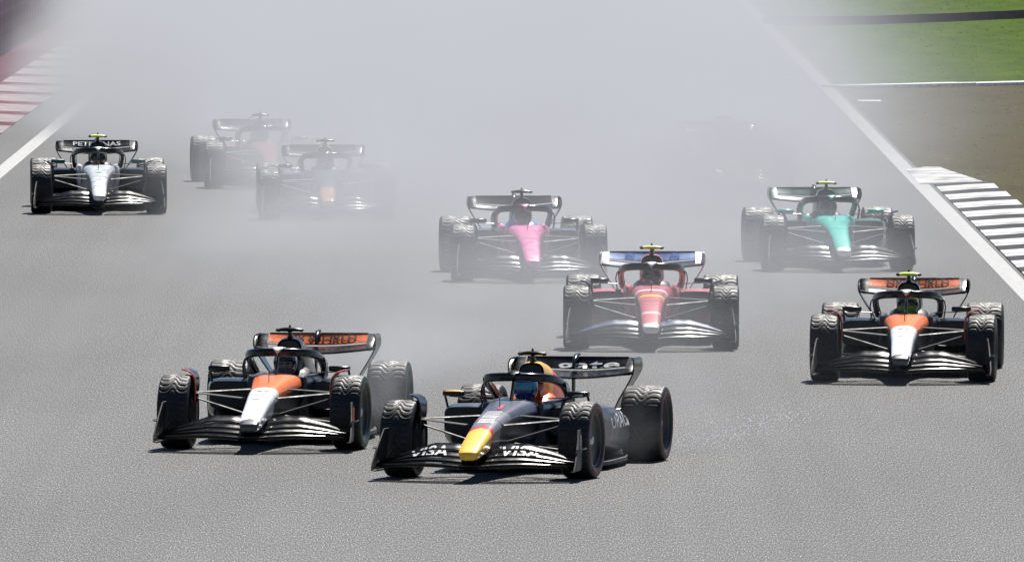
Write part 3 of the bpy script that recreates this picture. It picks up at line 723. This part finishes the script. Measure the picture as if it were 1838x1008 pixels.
# ------------------------------------------------------------------ spray: drifting water mist, volume only
def spray_material():
    m = bpy.data.materials.new('spray'); m.use_nodes = True; N, L = m.node_tree.nodes, m.node_tree.links
    N.remove(N['Principled BSDF'])
    tc = N.new('ShaderNodeTexCoord'); s = N.new('ShaderNodeSeparateXYZ')
    L.new(tc.outputs['Object'], s.inputs[0]); x, y, z = s.outputs
    mp = N.new('ShaderNodeMapping'); mp.inputs['Scale'].default_value = (.30, .10, .55); L.new(tc.outputs['Object'], mp.inputs[0])
    n1 = noise(N, L, mp.outputs[0], 1.0, 3.0, 0.55)
    A = ramp01(N, L, y, 150, 250, 0.0, 1.0)
    A = math_node(N, L, 'MULTIPLY', math_node(N, L, 'POWER', A, 1.1), SPRAY_MAX)
    A = math_node(N, L, 'MULTIPLY', A, ramp01(N, L, y, 245, 330, 1.0, 0.35))
    A = math_node(N, L, 'ADD', A, ramp01(N, L, y, 146, 172, 0.0, SPRAY_BASE))
    mp2 = N.new('ShaderNodeMapping'); mp2.inputs['Scale'].default_value = (.16, .045, .30); L.new(tc.outputs['Object'], mp2.inputs[0])
    n2 = noise(N, L, mp2.outputs[0], 1.0, 2.0, 0.5)
    wL = math_node(N, L, 'ADD', math_node(N, L, 'ADD', ramp01(N, L, y, 190, 225, 4.5, 5.25, 'LINEAR'), math_node(N, L, 'ADD', ramp01(N, L, y, 225, 238, 0.0, 0.55, 'LINEAR'), ramp01(N, L, y, 238, 258, 0.0, 2.7, 'LINEAR'))), ramp01(N, L, y, 258, 350, 0.0, 3.0, 'LINEAR'))
    wR = 0.0
    nx = math_node(N, L, 'ADD', math_node(N, L, 'MULTIPLY', math_node(N, L, 'SUBTRACT', n1, 0.5), 2.2), math_node(N, L, 'MULTIPLY', math_node(N, L, 'SUBTRACT', n2, 0.5), 3.0))
    xr = math_node(N, L, 'SUBTRACT', math_node(N, L, 'ADD', x, nx), wR)
    xl = math_node(N, L, 'ADD', math_node(N, L, 'ADD', x, nx), wL)
    core = math_node(N, L, 'POWER', ramp01(N, L, math_node(N, L, 'SUBTRACT', xr, ramp01(N, L, y, 150, 190, -1.6, 0.0)), 1.8, 7.6, 1, 0), 1.6)
    tail = math_node(N, L, 'MULTIPLY', math_node(N, L, 'POWER', ramp01(N, L, x, 5.4, 11.0, 1.0, 0.0, 'LINEAR'), 3.0), 0.36)
    latR = math_node(N, L, 'ADD', core, math_node(N, L, 'MULTIPLY', tail, ramp01(N, L, y, 205, 290, 0.1, 1)))
    lat = math_node(N, L, 'MULTIPLY', latR, math_node(N, L, 'POWER', ramp01(N, L, xl, -0.5, 2.4, 0, 1), 1.8))
    hz = ramp01(N, L, y, 150, 260, 0.75, 2.2, 'LINEAR')
    q = math_node(N, L, 'DIVIDE', z, hz)
    H = math_node(N, L, 'EXPONENT', math_node(N, L, 'MULTIPLY', math_node(N, L, 'MULTIPLY', q, q), -1.0))
    d = math_node(N, L, 'MULTIPLY', math_node(N, L, 'MULTIPLY', A, lat), H)
    d = math_node(N, L, 'MULTIPLY', d, math_node(N, L, 'MULTIPLY', ramp01(N, L, n1, 0.32, 0.68, 0.5, 1.5), ramp01(N, L, n2, 0.3, 0.7, 0.65, 1.35)))
    pv = N.new('ShaderNodeVolumePrincipled'); pv.inputs['Color'].default_value = SPRAY_COL
    pv.inputs['Anisotropy'].default_value = 0.2
    L.new(d, pv.inputs['Density']); L.new(pv.outputs[0], N['Material Output'].inputs['Volume'])
    m.cycles.volume_step_rate = 0.5 if hasattr(m.cycles, 'volume_step_rate') else 1
    return m
SPRAY_MAX, SPRAY_BASE, SPRAY_COL = 0.105, 0.014, (0.695, 0.715, 0.760, 1)
sp = part('spray', mesh_from('spray', *box((0, 285, 2.45), (13, 140, 2.44)), False), spray_material())
sp['kind'] = 'stuff'

def wheel_spray(car_xy, yaw, local, size, dens, seed):
    """a patch of mist thrown up behind a wheel: an ellipsoid of water drops thinning towards its edge"""
    m = bpy.data.materials.new('wheel_spray'); m.use_nodes = True; N, L = m.node_tree.nodes, m.node_tree.links
    N.remove(N['Principled BSDF']); tc = N.new('ShaderNodeTexCoord')
    ln = N.new('ShaderNodeVectorMath'); ln.operation = 'LENGTH'; L.new(tc.outputs['Object'], ln.inputs[0])
    mp = N.new('ShaderNodeMapping'); mp.inputs['Location'].default_value = (seed, 0, 0); mp.inputs['Scale'].default_value = (1.8, 2.4, 1.8); L.new(tc.outputs['Object'], mp.inputs[0])
    n = noise(N, L, mp.outputs[0], 1.0, 3, .6)
    r = math_node(N, L, 'ADD', ln.outputs['Value'], math_node(N, L, 'MULTIPLY', math_node(N, L, 'SUBTRACT', n, .5), 1.0))
    pv = N.new('ShaderNodeVolumePrincipled'); pv.inputs['Color'].default_value = SPRAY_COL; pv.inputs['Anisotropy'].default_value = 0.2
    L.new(ramp01(N, L, r, 0.15, 0.85, dens, 0), pv.inputs['Density']); L.new(pv.outputs[0], N['Material Output'].inputs['Volume'])
    me = bpy.data.meshes.new('wheel_spray'); bm = bmesh.new(); bmesh.ops.create_icosphere(bm, subdivisions=2, radius=1); bm.to_mesh(me); bm.free(); me.materials.append(None)
    a = -math.radians(yaw); lx, ly, lz = local
    o = part('wheel_spray', me, m, None, (car_xy[0]+lx*math.cos(a)-ly*math.sin(a), car_xy[1]+lx*math.sin(a)+ly*math.cos(a), lz), (0, 0, a))
    o.scale = size; o['kind'] = 'stuff'; return o
for xy, yaw, local, size, dens, seed in (
        (place(884, 857), 11, (.95, 2.0, .35), (.40, 1.4, .5), .06, 1), (place(884, 857), 11, (.8, 5.6, .55), (.9, 2.0, .8), .09, 2),
        (place(474, 805), 6.4, (.92, 2.1, .55), (.5, 1.4, .75), .24, 3), (place(474, 805), 6.4, (0.2, 6.2, .7), (1.6, 2.4, 1.0), .06, 4),
        (place(1169, 625), .7, (-.2, -2.2, .35), (2.2, 1.6, .75), .12, 5), (place(177, 382), -2, (.75, -1.6, .5), (.75, 1.6, .9), .03, 6),
        ((3.3, 222, 0), 0, (0, 0, .8), (2.8, 7, 1.3), .42, 7), ((0.1, 183, 0), 0, (0, 0, .6), (2.4, 5, .9), .07, 10), ((3.9, 187, 0), 0, (0, 0, .6), (2.2, 5, .9), .045, 11), ((-3.2, 192, 0), 0, (0, 0, .4), (3.6, 14, .8), .025, 13), ((-.9, 163, 0), 0, (0, 0, .4), (1.4, 9, .8), .07, 12), ((-1.5, 212, 0), 0, (0, 0, .7), (1.7, 5, 1.1), .20, 8), ((-2.2, 226, 0), 0, (0, 0, .7), (0.8, 6, 1.2), .14, 9)):
    wheel_spray(xy, yaw, local, size, dens, seed)

# drops of water flung up beside the leading car's rear wheel
def drops():
    V, F = [], []; r2 = random.Random(5)
    for i in range(280):
        t = r2.random(); x, yy, z = place(1205+260*t+r2.gauss(0, 16), 806-62*t+r2.gauss(0, 9)); r = r2.uniform(.003, .009)*(1.3 if r2.random() < .15 else 1); z = r2.random()**2*.12+r
        o = len(V); V += [(x+r, yy, z), (x-r, yy, z), (x, yy+r, z), (x, yy-r, z), (x, yy, z+r), (x, yy, z-r)]
        F += [tuple(o+k for k in q) for q in ((0, 2, 4), (2, 1, 4), (1, 3, 4), (3, 0, 4), (2, 0, 5), (1, 2, 5), (3, 1, 5), (0, 3, 5))]
    return V, F
m, N, L, b = nt('water_drops')
tr = N.new('ShaderNodeBsdfTranslucent'); tr.inputs['Color'].default_value = (.92, .94, .97, 1); mx = N.new('ShaderNodeMixShader'); mx.inputs[0].default_value = .6
b.inputs['Base Color'].default_value = (.8, .82, .85, 1); b.inputs['Roughness'].default_value = .1
L.new(b.outputs[0], mx.inputs[1]); L.new(tr.outputs[0], mx.inputs[2]); L.new(mx.outputs[0], N['Material Output'].inputs['Surface'])
wd = part('water_drops', mesh_from('water_drops', *drops()), m); wd['kind'] = 'stuff'
